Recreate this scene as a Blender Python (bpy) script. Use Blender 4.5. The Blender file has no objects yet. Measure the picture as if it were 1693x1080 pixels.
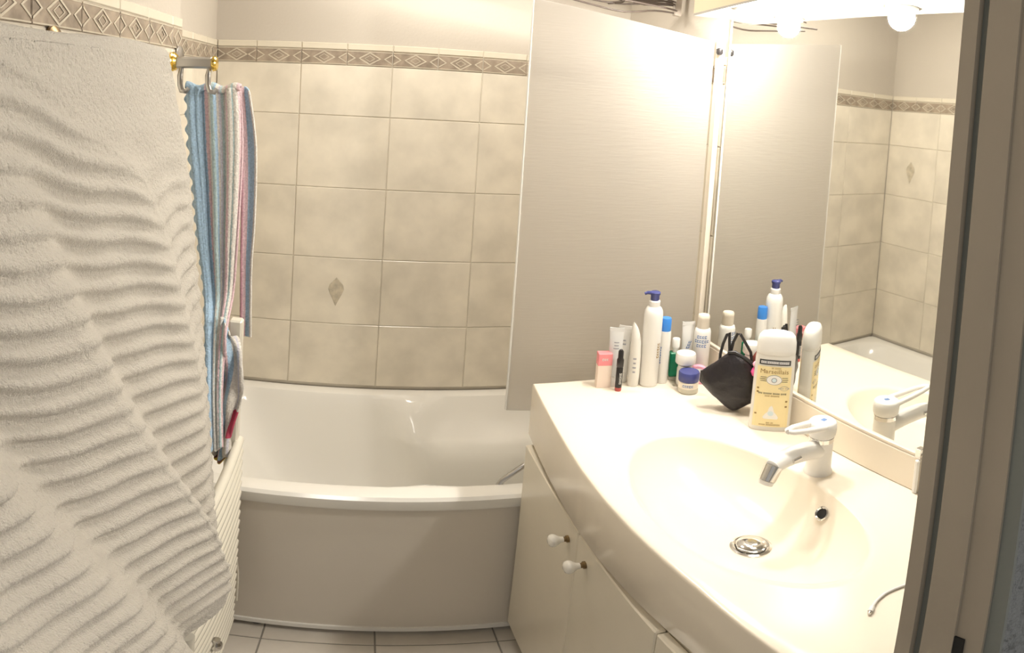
import bpy, math, random
from mathutils import Vector, Matrix, noise
random.seed(7)
PI = math.pi
S = bpy.context.scene
COL = S.collection

# ------------------------------------------------------------------ camera
EYE = 1.614
cd = bpy.data.cameras.new('camera'); cam = bpy.data.objects.new('camera', cd); COL.objects.link(cam)
fw = Vector((0.2303, 0.9714, -0.0586)).normalized()
rt = Vector((0.9719, -0.2266, 0.0639)); rt = (rt - fw * rt.dot(fw)).normalized()
up = rt.cross(fw).normalized()
M = Matrix((rt, up, -fw)).transposed().to_4x4(); M.translation = (0, 0, EYE)
cam.matrix_world = M
cd.type = 'PANO'; cd.panorama_type = 'EQUIRECTANGULAR'
K, V0 = 1040.0414, 220.1308
cd.longitude_min = -846.5 / K; cd.longitude_max = 846.5 / K
cd.latitude_min = (V0 - 1080) / K; cd.latitude_max = V0 / K
cd.clip_start = 0.01
S.camera = cam

# ------------------------------------------------------------------ world, lights, exposure
w = bpy.data.worlds.new('world'); S.world = w; w.use_nodes = True
w.node_tree.nodes['Background'].inputs[0].default_value = (1.0, 0.95, 0.88, 1)
w.node_tree.nodes['Background'].inputs[1].default_value = 0.42
S.view_settings.view_transform = 'Standard'; S.view_settings.look = 'None'
S.view_settings.gamma = 1.0; S.view_settings.use_curve_mapping = False
S.view_settings.exposure = 0.0
LAMP_POWER = 34.0
LAMP_COLOR = (1.0, 0.945, 0.855)
CEIL_FILL_POWER = 9.0
HALL_FILL_POWER = 6.0
def light(name, kind, loc, power, color, size=0.05, rot=None, **kw):
    ld = bpy.data.lights.new(name, kind); ld.energy = power; ld.color = color
    if kind == 'AREA': ld.shape = 'DISK'; ld.size = size
    else: ld.shadow_soft_size = size
    for k, v in kw.items(): setattr(ld, k, v)
    o = bpy.data.objects.new(name, ld); COL.objects.link(o); o.location = loc
    if rot: o.rotation_euler = rot
    return o
LAMPS = [(0.793, 1.185), (0.79, 0.832)]
CANOPY_Z = 1.850
for x, y in LAMPS:
    light('spot_lamp_light', 'POINT', (x, y, CANOPY_Z - 0.020), LAMP_POWER, LAMP_COLOR, 0.028)
light('ceiling_fill_light', 'AREA', (0.20, 1.52, 2.27), CEIL_FILL_POWER, (1.0, 0.935, 0.84), 0.26)  # fill light added under the ceiling, out of view, lifts overall brightness
light('hall_fill_light', 'AREA', (-0.1, -0.75, 2.25), HALL_FILL_POWER, (1.0, 0.95, 0.88), 0.35)  # unseen fill light added in the hall, brightens surfaces facing the door

# ------------------------------------------------------------------ materials
def ramp(nt, cols, interp='LINEAR'):
    r = nt.nodes.new('ShaderNodeValToRGB'); r.color_ramp.interpolation = interp
    e = r.color_ramp.elements
    while len(e) > 1: e.remove(e[-1])
    e[0].position = cols[0][0]; e[0].color = (*cols[0][1], 1)
    for p, c in cols[1:]:
        n = e.new(p); n.color = (*c, 1)
    return r
def mat(name, col, rough=0.5, metal=0.0, spec=0.5, var=0.0, vscale=8.0, bump=0.0, bscale=40.0, bdetail=3.0, stretch=None, rnd=False, **kw):
    m = bpy.data.materials.new(name); m.use_nodes = True; nt = m.node_tree
    b = nt.nodes['Principled BSDF']
    b.inputs['Base Color'].default_value = (*col, 1); b.inputs['Roughness'].default_value = rough
    b.inputs['Metallic'].default_value = metal; b.inputs['Specular IOR Level'].default_value = spec
    for k, v in kw.items(): b.inputs[k].default_value = v
    if var or bump:
        tc = nt.nodes.new('ShaderNodeTexCoord'); vec = tc.outputs['Object']
        if rnd:
            oi = nt.nodes.new('ShaderNodeObjectInfo'); mu = nt.nodes.new('ShaderNodeMath'); mu.operation = 'MULTIPLY'; mu.inputs[1].default_value = 37.0
            nt.links.new(oi.outputs['Random'], mu.inputs[0])
            ad = nt.nodes.new('ShaderNodeVectorMath'); ad.operation = 'ADD'
            nt.links.new(vec, ad.inputs[0]); nt.links.new(mu.outputs[0], ad.inputs[1]); vec = ad.outputs[0]
        if stretch:
            mp = nt.nodes.new('ShaderNodeMapping'); mp.inputs['Scale'].default_value = stretch
            nt.links.new(vec, mp.inputs[0]); vec = mp.outputs[0]
    if var:
        n = nt.nodes.new('ShaderNodeTexNoise'); n.inputs['Scale'].default_value = vscale; n.inputs['Detail'].default_value = 5
        nt.links.new(vec, n.inputs['Vector'])
        d = tuple(max(0, c * (1 - var)) for c in col); l = tuple(min(1, c * (1 + var)) for c in col)
        r = ramp(nt, [(0.3, d), (0.7, l)])
        nt.links.new(n.outputs['Fac'], r.inputs[0]); nt.links.new(r.outputs[0], b.inputs['Base Color'])
    if bump:
        n2 = nt.nodes.new('ShaderNodeTexNoise'); n2.inputs['Scale'].default_value = bscale; n2.inputs['Detail'].default_value = bdetail
        nt.links.new(vec, n2.inputs['Vector'])
        bp = nt.nodes.new('ShaderNodeBump'); bp.inputs['Strength'].default_value = bump; bp.inputs['Distance'].default_value = 0.004
        nt.links.new(n2.outputs['Fac'], bp.inputs['Height']); nt.links.new(bp.outputs[0], b.inputs['Normal'])
    return m
def emit(name, col, st):
    m = bpy.data.materials.new(name); m.use_nodes = True; nt = m.node_tree; nt.nodes.clear()
    e = nt.nodes.new('ShaderNodeEmission'); e.inputs[0].default_value = (*col, 1); e.inputs[1].default_value = st
    o = nt.nodes.new('ShaderNodeOutputMaterial'); nt.links.new(e.outputs[0], o.inputs[0]); return m

PAINT = mat('paint_white', (0.56, 0.51, 0.44), 0.6, bump=0.12, bscale=120)
GROUT = mat('grout_cream', (0.72, 0.665, 0.565), 0.85)
TILE = mat('tile_beige', (0.75, 0.69, 0.58), 0.22, var=0.11, vscale=9, bump=0.10, bscale=22, rnd=True)
TILEDEC = mat('tile_motif', (0.55, 0.49, 0.38), 0.3, var=0.2, vscale=60)
TRIMC = mat('tile_trim_cream', (0.72, 0.66, 0.54), 0.25, var=0.05)
BORD = mat('tile_border_brown', (0.34, 0.275, 0.21), 0.35, var=0.30, vscale=34, bump=0.2, bscale=60, rnd=True)
BORDL = mat('tile_border_cream', (0.60, 0.54, 0.43), 0.35, var=0.1, vscale=40)
FLOORT = mat('floor_tile_grey', (0.64, 0.59, 0.52), 0.3, var=0.10, vscale=7, rnd=True)
FGROUT = mat('floor_grout', (0.30, 0.28, 0.25), 0.9)
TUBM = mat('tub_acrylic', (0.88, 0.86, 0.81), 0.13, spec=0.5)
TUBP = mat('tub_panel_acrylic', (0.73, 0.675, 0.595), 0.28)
COUNT = mat('worktop_cream', (0.86, 0.78, 0.655), 0.16)
LACQ = mat('vanity_lacquer', (0.78, 0.72, 0.60), 0.28, var=0.02)
CARC = mat('vanity_carcass', (0.66, 0.60, 0.48), 0.4)
CHROME = mat('chrome', (0.75, 0.74, 0.72), 0.12, metal=1.0)
DCHROME = mat('chrome_dull', (0.52, 0.51, 0.50), 0.28, metal=1.0)
GOLD = mat('brass_gold', (0.85, 0.62, 0.16), 0.2, metal=1.0)
BRASSD = mat('brass_dark', (0.24, 0.17, 0.09), 0.35, metal=1.0)
MIRR = mat('mirror_silver', (0.90, 0.90, 0.87), 0.02, metal=1.0)
CERAM = mat('white_ceramic', (0.84, 0.81, 0.74), 0.12)
RADM = mat('radiator_enamel', (0.80, 0.76, 0.66), 0.25)
WHITEP = mat('white_plastic', (0.86, 0.84, 0.80), 0.28)
BEIGEP = mat('beige_plastic', (0.82, 0.74, 0.62), 0.32)
PEARLP = mat('pearl_plastic', (0.80, 0.77, 0.71), 0.22)
GREYP = mat('silver_grey_plastic', (0.70, 0.70, 0.69), 0.25)
NAVY = mat('navy_plastic', (0.055, 0.065, 0.22), 0.25)
BLUEP = mat('blue_plastic', (0.05, 0.25, 0.72), 0.3)
BLACKP = mat('black_plastic', (0.018, 0.016, 0.016), 0.3)
REDP = mat('red_plastic', (0.45, 0.08, 0.07), 0.3)
PINKP = mat('pink_card', (0.82, 0.26, 0.28), 0.4)
PINKL = mat('pink_plastic', (0.88, 0.42, 0.55), 0.3)
PINKH = mat('hot_pink_plastic', (0.80, 0.12, 0.32), 0.3)
BOXW = mat('blush_card', (0.84, 0.70, 0.60), 0.45)
YEL = mat('yellow_label', (0.90, 0.76, 0.42), 0.4, var=0.03, vscale=20)
YELB = mat('yellow_print', (0.85, 0.62, 0.05), 0.4)
INK = mat('ink_black', (0.03, 0.03, 0.03), 0.5)
INKB = mat('ink_brown', (0.35, 0.22, 0.07), 0.5)
INKBL = mat('ink_blue', (0.12, 0.22, 0.45), 0.5)
INKG = mat('ink_grey', (0.35, 0.35, 0.38), 0.5)
PALEB = mat('pale_blue_print', (0.70, 0.82, 0.86), 0.5)
WHPRINT = mat('white_print', (0.90, 0.88, 0.84), 0.5)
BAGM = mat('black_fabric', (0.010, 0.007, 0.009), 0.42, bump=0.5, bscale=90)
BAGT = mat('black_trim', (0.02, 0.018, 0.018), 0.3)
BROWNP = mat('brown_plastic', (0.22, 0.06, 0.045), 0.3)
FRAME = mat('door_frame_paint', (0.35, 0.305, 0.245), 0.36, var=0.05, vscale=5, bump=0.05, bscale=30)
FRAMED = mat('door_seal_grey', (0.20, 0.215, 0.20), 0.5)
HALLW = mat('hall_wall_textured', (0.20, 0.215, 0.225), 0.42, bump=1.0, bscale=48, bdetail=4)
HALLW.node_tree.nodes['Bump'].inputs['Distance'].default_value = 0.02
DARK = mat('dark_void', (0.01, 0.01, 0.01), 0.8)
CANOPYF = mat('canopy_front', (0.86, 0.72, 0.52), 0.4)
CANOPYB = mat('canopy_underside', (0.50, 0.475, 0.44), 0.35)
WIRE = mat('dark_wire', (0.10, 0.075, 0.06), 0.5)
POSTM = mat('pole_grey_brown', (0.42, 0.37, 0.32), 0.45)
BULB = emit('lit_bulb', (0.95, 0.98, 1.0), 45.0)
CEILB = emit('fill_diffuser_glow', (1.0, 0.90, 0.76), 3.0)  # glow for the added ceiling fill lamp
CABLE = mat('cable_white', (0.80, 0.77, 0.73), 0.45)
RUBBER = mat('rubber_grey', (0.10, 0.10, 0.10), 0.7)

def glass_mat():
    m = bpy.data.materials.new('frosted_glass'); m.use_nodes = True; nt = m.node_tree
    b = nt.nodes['Principled BSDF']
    b.inputs['Base Color'].default_value = (0.84, 0.81, 0.77, 1); b.inputs['Roughness'].default_value = 0.30
    b.inputs['Transmission Weight'].default_value = 0.74; b.inputs['IOR'].default_value = 1.25
    tc = nt.nodes.new('ShaderNodeTexCoord'); mp = nt.nodes.new('ShaderNodeMapping'); mp.inputs['Scale'].default_value = (18, 18, 220)
    n = nt.nodes.new('ShaderNodeTexNoise'); n.inputs['Scale'].default_value = 1.0; n.inputs['Detail'].default_value = 3
    nt.links.new(tc.outputs['Object'], mp.inputs[0]); nt.links.new(mp.outputs[0], n.inputs['Vector'])
    bp = nt.nodes.new('ShaderNodeBump'); bp.inputs['Strength'].default_value = 0.35; bp.inputs['Distance'].default_value = 0.002
    nt.links.new(n.outputs['Fac'], bp.inputs['Height']); nt.links.new(bp.outputs[0], b.inputs['Normal'])
    tl = nt.nodes.new('ShaderNodeBsdfTranslucent'); tl.inputs[0].default_value = (0.76, 0.73, 0.68, 1)
    mx = nt.nodes.new('ShaderNodeMixShader'); mx.inputs[0].default_value = 0.32
    o = nt.nodes['Material Output']
    nt.links.new(b.outputs[0], mx.inputs[1]); nt.links.new(tl.outputs[0], mx.inputs[2]); nt.links.new(mx.outputs[0], o.inputs[0])
    return m
FROST = glass_mat()
EDGEG = mat('glass_edge', (0.86, 0.84, 0.78), 0.3)
GREENG = mat('green_glass', (0.02, 0.33, 0.17), 0.08, **{'Transmission Weight': 0.45, 'IOR': 1.4})
JARG = mat('clear_jar', (0.84, 0.80, 0.66), 0.08, **{'Transmission Weight': 0.3, 'IOR': 1.4})

def towel_mat():
    m = mat('terry_cream', (0.60, 0.56, 0.495), 0.95, spec=0.1, bump=0.9, bscale=420, bdetail=4)
    m.node_tree.nodes['Principled BSDF'].inputs['Sheen Weight'].default_value = 0.3
    return m
TOWEL = towel_mat()
def stripe_mat(name, stops):
    m = bpy.data.materials.new(name); m.use_nodes = True; nt = m.node_tree; b = nt.nodes['Principled BSDF']
    b.inputs['Roughness'].default_value = 0.95; b.inputs['Specular IOR Level'].default_value = 0.1
    b.inputs['Sheen Weight'].default_value = 0.25
    uv = nt.nodes.new('ShaderNodeUVMap'); uv.uv_map = 'UVMap'
    sp = nt.nodes.new('ShaderNodeSeparateXYZ'); nt.links.new(uv.outputs[0], sp.inputs[0])
    tc = nt.nodes.new('ShaderNodeTexCoord')
    n = nt.nodes.new('ShaderNodeTexNoise'); n.inputs['Scale'].default_value = 260; n.inputs['Detail'].default_value = 3
    nt.links.new(tc.outputs['Object'], n.inputs['Vector'])
    ma = nt.nodes.new('ShaderNodeMath'); ma.operation = 'MULTIPLY_ADD'; ma.inputs[1].default_value = 0.03
    nt.links.new(n.outputs['Fac'], ma.inputs[0]); nt.links.new(sp.outputs[0], ma.inputs[2])
    r = ramp(nt, stops, 'CONSTANT'); nt.links.new(ma.outputs[0], r.inputs[0])
    r2 = ramp(nt, [(0.32, (0.74, 0.74, 0.74)), (0.68, (1, 1, 1))]); nt.links.new(n.outputs['Fac'], r2.inputs[0])
    mx = nt.nodes.new('ShaderNodeMix'); mx.data_type = 'RGBA'; mx.blend_type = 'MULTIPLY'; mx.inputs[0].default_value = 1.0
    nt.links.new(r.outputs[0], mx.inputs[6]); nt.links.new(r2.outputs[0], mx.inputs[7]); nt.links.new(mx.outputs[2], b.inputs['Base Color'])
    bp = nt.nodes.new('ShaderNodeBump'); bp.inputs['Strength'].default_value = 0.8; bp.inputs['Distance'].default_value = 0.003
    nt.links.new(n.outputs['Fac'], bp.inputs['Height']); nt.links.new(bp.outputs[0], b.inputs['Normal'])
    return m
SB, SPK, SW, ST, SL = (0.46, 0.64, 0.82), (0.86, 0.62, 0.66), (0.84, 0.80, 0.74), (0.58, 0.73, 0.75), (0.72, 0.71, 0.79)
STRIPE = stripe_mat('terry_stripes', [(0, SB), (0.37, SPK), (0.42, SW), (0.49, ST), (0.535, SB), (0.57, SW), (0.62, SL), (0.655, ST), (0.69, SW), (0.755, SPK), (0.79, SW), (0.85, ST), (0.89, SW), (0.95, SPK)])
STRIPEB = stripe_mat('terry_stripes_flap', [(0, (0.62, 0.34, 0.40)), (0.12, SPK), (0.42, SB), (0.90, SW)])
STRIPEC = stripe_mat('terry_stripes_small', [(0, SW), (0.14, SB), (0.30, SW), (0.38, SPK), (0.46, SB), (0.60, SW), (0.85, SL), (0.92, SW)])
HEMM = mat('hem_mustard', (0.70, 0.55, 0.10), 0.9)
HEMB = mat('hem_brown', (0.20, 0.09, 0.07), 0.9)
HEMR = mat('hem_red', (0.55, 0.08, 0.14), 0.9)

# ------------------------------------------------------------------ mesh helpers
class MB:
    def __init__(s): s.v = []; s.f = []; s.m = []; s.mi = 0
    def add(s, vs, fs):
        o = len(s.v); s.v += [tuple(p) for p in vs]
        for f in fs: s.f.append(tuple(i + o for i in f)); s.m.append(s.mi)
        return s
    def box(s, x0, x1, y0, y1, z0, z1, c=0.0):
        if c <= 0:
            s.add([(x, y, z) for z in (z0, z1) for y in (y0, y1) for x in (x0, x1)],
                  [(0, 2, 3, 1), (4, 5, 7, 6), (0, 1, 5, 4), (2, 6, 7, 3), (0, 4, 6, 2), (1, 3, 7, 5)])
            return s
        vs = []; idx = {}
        X = (x0, x1); Y = (y0, y1); Z = (z0, z1)
        for i in (0, 1):
            for j in (0, 1):
                for k in (0, 1):
                    sx, sy, sz = (c, -c)[i], (c, -c)[j], (c, -c)[k]
                    for a, p in (('x', (X[i], Y[j] + sy, Z[k] + sz)), ('y', (X[i] + sx, Y[j], Z[k] + sz)), ('z', (X[i] + sx, Y[j] + sy, Z[k]))):
                        idx[(i, j, k, a)] = len(vs); vs.append(p)
        fs = []
        q = ((0, 0), (1, 0), (1, 1), (0, 1))
        for i in (0, 1):
            t = [idx[(i, a, b, 'x')] for a, b in q]; fs.append(t if i else t[::-1])
            t = [idx[(a, i, b, 'y')] for a, b in q]; fs.append(t[::-1] if i else t)
            t = [idx[(a, b, i, 'z')] for a, b in q]; fs.append(t if i else t[::-1])
        for a in (0, 1):
            for b in (0, 1):
                fs.append([idx[(a, b, 0, 'x')], idx[(a, b, 1, 'x')], idx[(a, b, 1, 'y')], idx[(a, b, 0, 'y')]])
                fs.append([idx[(a, 0, b, 'x')], idx[(a, 1, b, 'x')], idx[(a, 1, b, 'z')], idx[(a, 0, b, 'z')]])
                fs.append([idx[(0, a, b, 'y')], idx[(1, a, b, 'y')], idx[(1, a, b, 'z')], idx[(0, a, b, 'z')]])
                for k in (0, 1): fs.append([idx[(a, b, k, 'x')], idx[(a, b, k, 'y')], idx[(a, b, k, 'z')]])
        # orient outward
        ctr = Vector(((x0 + x1) / 2, (y0 + y1) / 2, (z0 + z1) / 2)); out = []
        for f in fs:
            p = [Vector(vs[i]) for i in f]; n = (p[1] - p[0]).cross(p[2] - p[0]); m_ = sum(p, Vector()) / len(p)
            out.append(f[::-1] if n.dot(m_ - ctr) < 0 else f)
        return s.add(vs, out)
    def rings(s, rs, cap0=True, cap1=True):
        n = len(rs[0]); vs = [p for r in rs for p in r]; fs = []
        for i in range(len(rs) - 1):
            for j in range(n):
                k = (j + 1) % n; fs.append((i * n + j, i * n + k, (i + 1) * n + k, (i + 1) * n + j))
        if cap0: fs.append(tuple(range(n))[::-1])
        if cap1: fs.append(tuple((len(rs) - 1) * n + j for j in range(n)))
        return s.add(vs, fs)
    def lathe(s, prof, n=28, c=(0, 0, 0), ax=1.0, ay=1.0, pw=2.0, cap=True):
        rs = []
        for r, z in prof:
            ring = []
            for j in range(n):
                t = 2 * PI * j / n; ct, st = math.cos(t), math.sin(t)
                e = 2.0 / pw
                ring.append((c[0] + r * ax * math.copysign(abs(ct) ** e, ct), c[1] + r * ay * math.copysign(abs(st) ** e, st), c[2] + z))
            rs.append(ring)
        return s.rings(rs, cap, cap)
    def tube(s, pts, rad, n=12, cap=True):
        pts = [Vector(p) for p in pts]; rs = []
        rad = rad if isinstance(rad, (list, tuple)) else [rad] * len(pts)
        ref = None
        for i, p in enumerate(pts):
            t = (pts[min(i + 1, len(pts) - 1)] - pts[max(i - 1, 0)]).normalized()
            if ref is None:
                ref = Vector((0, 0, 1)) if abs(t.z) < 0.9 else Vector((1, 0, 0))
            u = (ref - t * ref.dot(t)).normalized(); v = t.cross(u); ref = u
            rs.append([tuple(p + (u * math.cos(2 * PI * j / n) + v * math.sin(2 * PI * j / n)) * rad[i]) for j in range(n)])
        return s.rings(rs, cap, cap)
    def prism(s, poly, z0, z1):
        n = len(poly)
        return s.rings([[(x, y, z0) for x, y in poly], [(x, y, z1) for x, y in poly]])
    def build(s, name, mats, parent=None, smooth=None, loc=None):
        me = bpy.data.meshes.new(name); me.from_pydata(s.v, [], s.f)
        mats = mats if isinstance(mats, (list, tuple)) else [mats]
        for m in mats: me.materials.append(m)
        if len(mats) > 1: me.polygons.foreach_set('material_index', s.m)
        if smooth:
            me.polygons.foreach_set('use_smooth', [True] * len(me.polygons)); me.set_sharp_from_angle(angle=math.radians(smooth))
        me.update()
        return link(name, me, parent, loc)
def link(name, me, parent=None, loc=None):
    o = bpy.data.objects.new(name, me); COL.objects.link(o)
    if parent: o.parent = parent
    if loc: o.location = loc
    return o
def tag(o, label, cat, group=None, kind=None):
    o['label'] = label; o['category'] = cat
    if group: o['group'] = group
    if kind: o['kind'] = kind
    return o
def thing(name, label, cat, loc=(0, 0, 0), rz=0, group=None):
    o = bpy.data.objects.new(name, None); COL.objects.link(o); o.location = loc; o.rotation_euler = (0, 0, rz)
    o.empty_display_size = 0.05
    return tag(o, label, cat, group)
def struct(o): o['kind'] = 'structure'; return o
def rev_fix(o):
    import bmesh
    bm = bmesh.new(); bm.from_mesh(o.data); bmesh.ops.recalc_face_normals(bm, faces=bm.faces); bm.to_mesh(o.data); bm.free(); return o
def text_mb(txt, size, fn, mb=None):
    cu = bpy.data.curves.new('t', 'FONT'); cu.body = txt; cu.size = size; cu.align_x = 'CENTER'; cu.align_y = 'CENTER'; cu.resolution_u = 2
    o = bpy.data.objects.new('t', cu); COL.objects.link(o)
    dg = bpy.context.evaluated_depsgraph_get(); dg.update()
    me = bpy.data.meshes.new_from_object(o.evaluated_get(dg))
    mb = mb or MB()
    mb.add([fn(v.co.x, v.co.y) for v in me.vertices], [tuple(p.vertices) for p in me.polygons])
    bpy.data.objects.remove(o); bpy.data.curves.remove(cu); bpy.data.meshes.remove(me)
    return mb
def print_mb(words, size, fn):
    # a line of print too small to read in the photograph: one short stroke group per word length
    mb = MB(); cw = size * 0.62; total = sum(words) * cw + (len(words) - 1) * cw * 0.7; x = -total / 2
    for n_ in words:
        for k in range(n_):
            h = size * (0.34 if k % 3 else 0.40); x0, x1 = x + k * cw, x + k * cw + cw * 0.78
            for ya, yb in ((-h, -h * 0.45), (h * 0.35, h * 0.9)):
                mb.add([fn(x0, ya), fn(x1, ya), fn(x1, yb), fn(x0, yb)], [(0, 1, 2, 3)])
            mb.add([fn(x0, -h), fn(x0 + cw * 0.22, -h), fn(x0 + cw * 0.22, h * 0.9), fn(x0, h * 0.9)], [(0, 1, 2, 3)])
        x += n_ * cw + cw * 0.7
    return mb
def face_cam(x, y, off=0.0): return math.atan2(-x, y) + off     # local -Y towards the eye

# ------------------------------------------------------------------ room shell
YB, XL, XA, XR, YP = 2.0, -0.41, -0.49, 0.86, 1.345
TT = 0.006
CEIL = 2.36
floor = struct(MB().box(-0.9, 1.3, -1.6, 2.2, -0.1, -0.003).build('floor', FGROUT))
ceil = struct(MB().box(-0.9, 1.3, -1.6, 2.2, CEIL, CEIL + 0.1).build('ceiling', PAINT))
wall_back = struct(MB().box(-0.7, 1.1, YB + TT, YB + 0.12, 0, CEIL).build('wall_back', [PAINT]))
wall_left = struct(rev_fix(MB().prism([(XL - TT, 0.25), (XL - TT, YP), (XA - TT, YP), (XA - TT, YB + TT), (-0.7, YB + TT), (-0.7, 0.25)], 0, CEIL).build('wall_left', PAINT)))
wall_right = struct(MB().box(XR + TT, 1.1, 0.33, YB + TT, 0, CEIL).build('wall_right', PAINT))
mb = MB(); mb.box(0.4665, 1.3, 0.2395, 0.3375, 0, CEIL); mb.box(-0.9, -0.37, 0.2395, 0.3375, 0, CEIL); mb.box(-0.37, 0.4665, 0.2395, 0.3375, 2.08, CEIL)
wall_front = struct(mb.build('wall_front', HALLW))

# tiles -------------------------------------------------------------
tile_cache = {}
def tile_mesh(w_, h_, kind):
    key = (round(w_, 3), round(h_, 3), kind)
    if key in tile_cache: return tile_cache[key]
    g = 0.0011; m = MB()
    a, b, t, c = w_ / 2 - g, h_ / 2 - g, TT, 0.0015
    m.rings([[(-a, 0.0, -b), (a, 0.0, -b), (a, 0.0, b), (-a, 0.0, b)],
             [(-a, -t + c, -b), (a, -t + c, -b), (a, -t + c, b), (-a, -t + c, b)],
             [(-a + c, -t, -b + c), (a - c, -t, -b + c), (a - c, -t, b - c), (-a + c, -t, b - c)]])
    mats = [TILE]
    if kind == 'trim': mats = [TRIMC]
    def ring(cx, hw, hh, wd, dz, mi, half=None):
        m.mi = mi
        o = [(-hw, 0), (0, -hh), (hw, 0), (0, hh)]; i_ = [(-hw + wd * 1.4, 0), (0, -hh + wd), (hw - wd * 1.4, 0), (0, hh - wd)]
        if half == 'L': o, i_ = o[1:], i_[1:]
        if half == 'R': o, i_ = [o[3], o[0], o[1]], [i_[3], i_[0], i_[1]]
        n = len(o); vs = [(cx + x, -t - dz, z) for x, z in o] + [(cx + x, -t - dz, z) for x, z in i_]
        fs = [(k, (k + 1) % n, n + (k + 1) % n, n + k) for k in range(n if not half else n - 1)]
        vs2 = [(cx + x, -t, z) for x, z in o]
        fs += [(k, 2 * n + k, 2 * n + (k + 1) % n, (k + 1) % n) for k in range(n if not half else n - 1)]
        m.add(vs + vs2, fs); m.mi = 0
    if kind == 'border':
        mats = [BORD, BORDL]
        if w_ > 0.12:
            ring(0, 0.036, 0.021, 0.0045, 0.0012, 1); ring(0, 0.017, 0.0105, 0.002, 0.0012, 1)
            ring(-a + 0.001, 0.026, 0.0165, 0.004, 0.0012, 1, 'L'); ring(a - 0.001, 0.026, 0.0165, 0.004, 0.0012, 1, 'R')
        else:
            ring(0, min(0.030, a * .8), 0.0195, 0.0045, 0.0012, 1)
        m.mi = 1
        for z in (-b + 0.0012, b - 0.0034): m.box(-a + .001, a - .001, -t - 0.0008, -t, z, z + 0.0022)
        m.mi = 0
    if kind == 'motif':
        mats = [TILE, TILEDEC]; m.mi = 1
        pts = [(0, 0.052), (0.010, 0.040), (0.022, 0.026), (0.026, 0.010), (0.020, -0.006), (0.010, -0.026), (0, -0.050)]
        pts = pts + [(-x, z) for x, z in pts[-2:0:-1]]
        m.rings([[(x, -t, z - 0.002) for x, z in pts], [(x * .92, -t - 0.0012, z * .95 - 0.002) for x, z in pts]], False, True)
        m.mi = 0
    me = bpy.data.meshes.new('tile'); me.from_pydata(m.v, [], m.f)
    for q in mats: me.materials.append(q)
    me.polygons.foreach_set('material_index', m.m); me.update()
    import bmesh
    bm = bmesh.new(); bm.from_mesh(me); bmesh.ops.recalc_face_normals(bm, faces=bm.faces); bm.to_mesh(me); bm.free()
    tile_cache[key] = me; return me
ROWS = [1.683, 1.522, 1.289, 1.055, 0.822, 0.589]
def tile_wall(parent, u0, u1, joints, place, rows=ROWS, motifs=()):
    js = sorted([u0] + [j for j in joints if u0 + 0.01 < j < u1 - 0.01] + [u1])
    bj = sorted(set(js + [(a + b) / 2 for a, b in zip(js, js[1:])])) if False else None
    for r in range(len(rows) - 1):
        for c in range(len(js) - 1):
            k = 'motif' if (r, c) in motifs else 'plain'
            o = link('tile', tile_mesh(js[c + 1] - js[c], rows[r] - rows[r + 1], k), parent)
            place(o, (js[c] + js[c + 1]) / 2, (rows[r] + rows[r + 1]) / 2)
def border(parent, u0, u1, j0, place):
    js = [u0]; k = -40
    while k < 60:
        u = j0 + 0.145 * k
        if u0 + 0.012 < u < u1 - 0.012: js.append(u)
        k += 1
    js.append(u1)
    for a, b in zip(js, js[1:]):
        o = link('border_tile', tile_mesh(b - a, 0.049, 'border'), parent); place(o, (a + b) / 2, 1.7075)
        o = link('trim_tile', tile_mesh(b - a, 0.022, 'trim'), parent); place(o, (a + b) / 2, 1.743)
def on_back(o, u, z): o.location = (u, YB + TT, z)
def on_left(o, u, z): o.location = (XL - TT, u, z); o.rotation_euler = (0, 0, PI / 2)
def on_alcove(o, u, z): o.location = (XA - TT, u, z); o.rotation_euler = (0, 0, PI / 2)
def on_right(o, u, z): o.location = (XR + TT, u, z); o.rotation_euler = (0, 0, -PI / 2)
tile_wall(wall_back, XA, XR, [-0.2156 + 0.29 * k for k in range(-1, 5)], on_back, motifs=((3, 1),))
border(wall_back, XA, XR, -0.2156, on_back)
tile_wall(wall_left, 0.42, YP, [0.694, 0.984, 1.274], on_left)
border(wall_left, 0.42, YP, 0.694, on_left)
tile_wall(wall_left, YP, YB, [1.42, 1.71], on_alcove, motifs=((1, 2),))
border(wall_left, YP, YB, 1.42, on_alcove)
tile_wall(wall_right, 1.36, YB, [1.42, 1.71], on_right)
border(wall_right, 1.36, YB, 1.42, on_right)
# grout beds
struct(MB().box(XA, XR, YB + 0.0035, YB + TT + 0.001, 0.58, 1.752).build('grout_bed', GROUT, wall_back))
struct(MB().box(XL - TT - 0.001, XL - 0.0035, 0.42, YP, 0.58, 1.752).build('grout_bed', GROUT, wall_left))
struct(MB().box(XA - TT - 0.001, XA - 0.0035, YP, YB, 0.58, 1.752).build('grout_bed', GROUT, wall_left))
struct(MB().box(XR + 0.0035, XR + TT + 0.001, 1.36, YB, 0.58, 1.752).build('grout_bed', GROUT, wall_right))
# floor tiles
fx = [-0.41 + 0.0, -0.165, 0.095, 0.378, 0.64, 0.86]; fy = [0.42, 0.74, 1.03, 1.32, 1.6]
fx = [-0.41, -0.168, 0.095, 0.379, 0.64]
fcache = {}
for i in range(len(fx) - 1):
    for j in range(len(fy) - 1):
        w_, h_ = fx[i + 1] - fx[i], fy[j + 1] - fy[j]; key = (round(w_, 3), round(h_, 3))
        if key not in fcache:
            m = MB().box(-w_ / 2 + .002, w_ / 2 - .002, -h_ / 2 + .002, h_ / 2 - .002, -0.004, 0.0, 0.001)
            me = bpy.data.meshes.new('tile'); me.from_pydata(m.v, [], m.f); me.materials.append(FLOORT); fcache[key] = me
        link('tile', fcache[key], floor, ((fx[i] + fx[i + 1]) / 2, (fy[j] + fy[j + 1]) / 2, 0.0))

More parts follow.
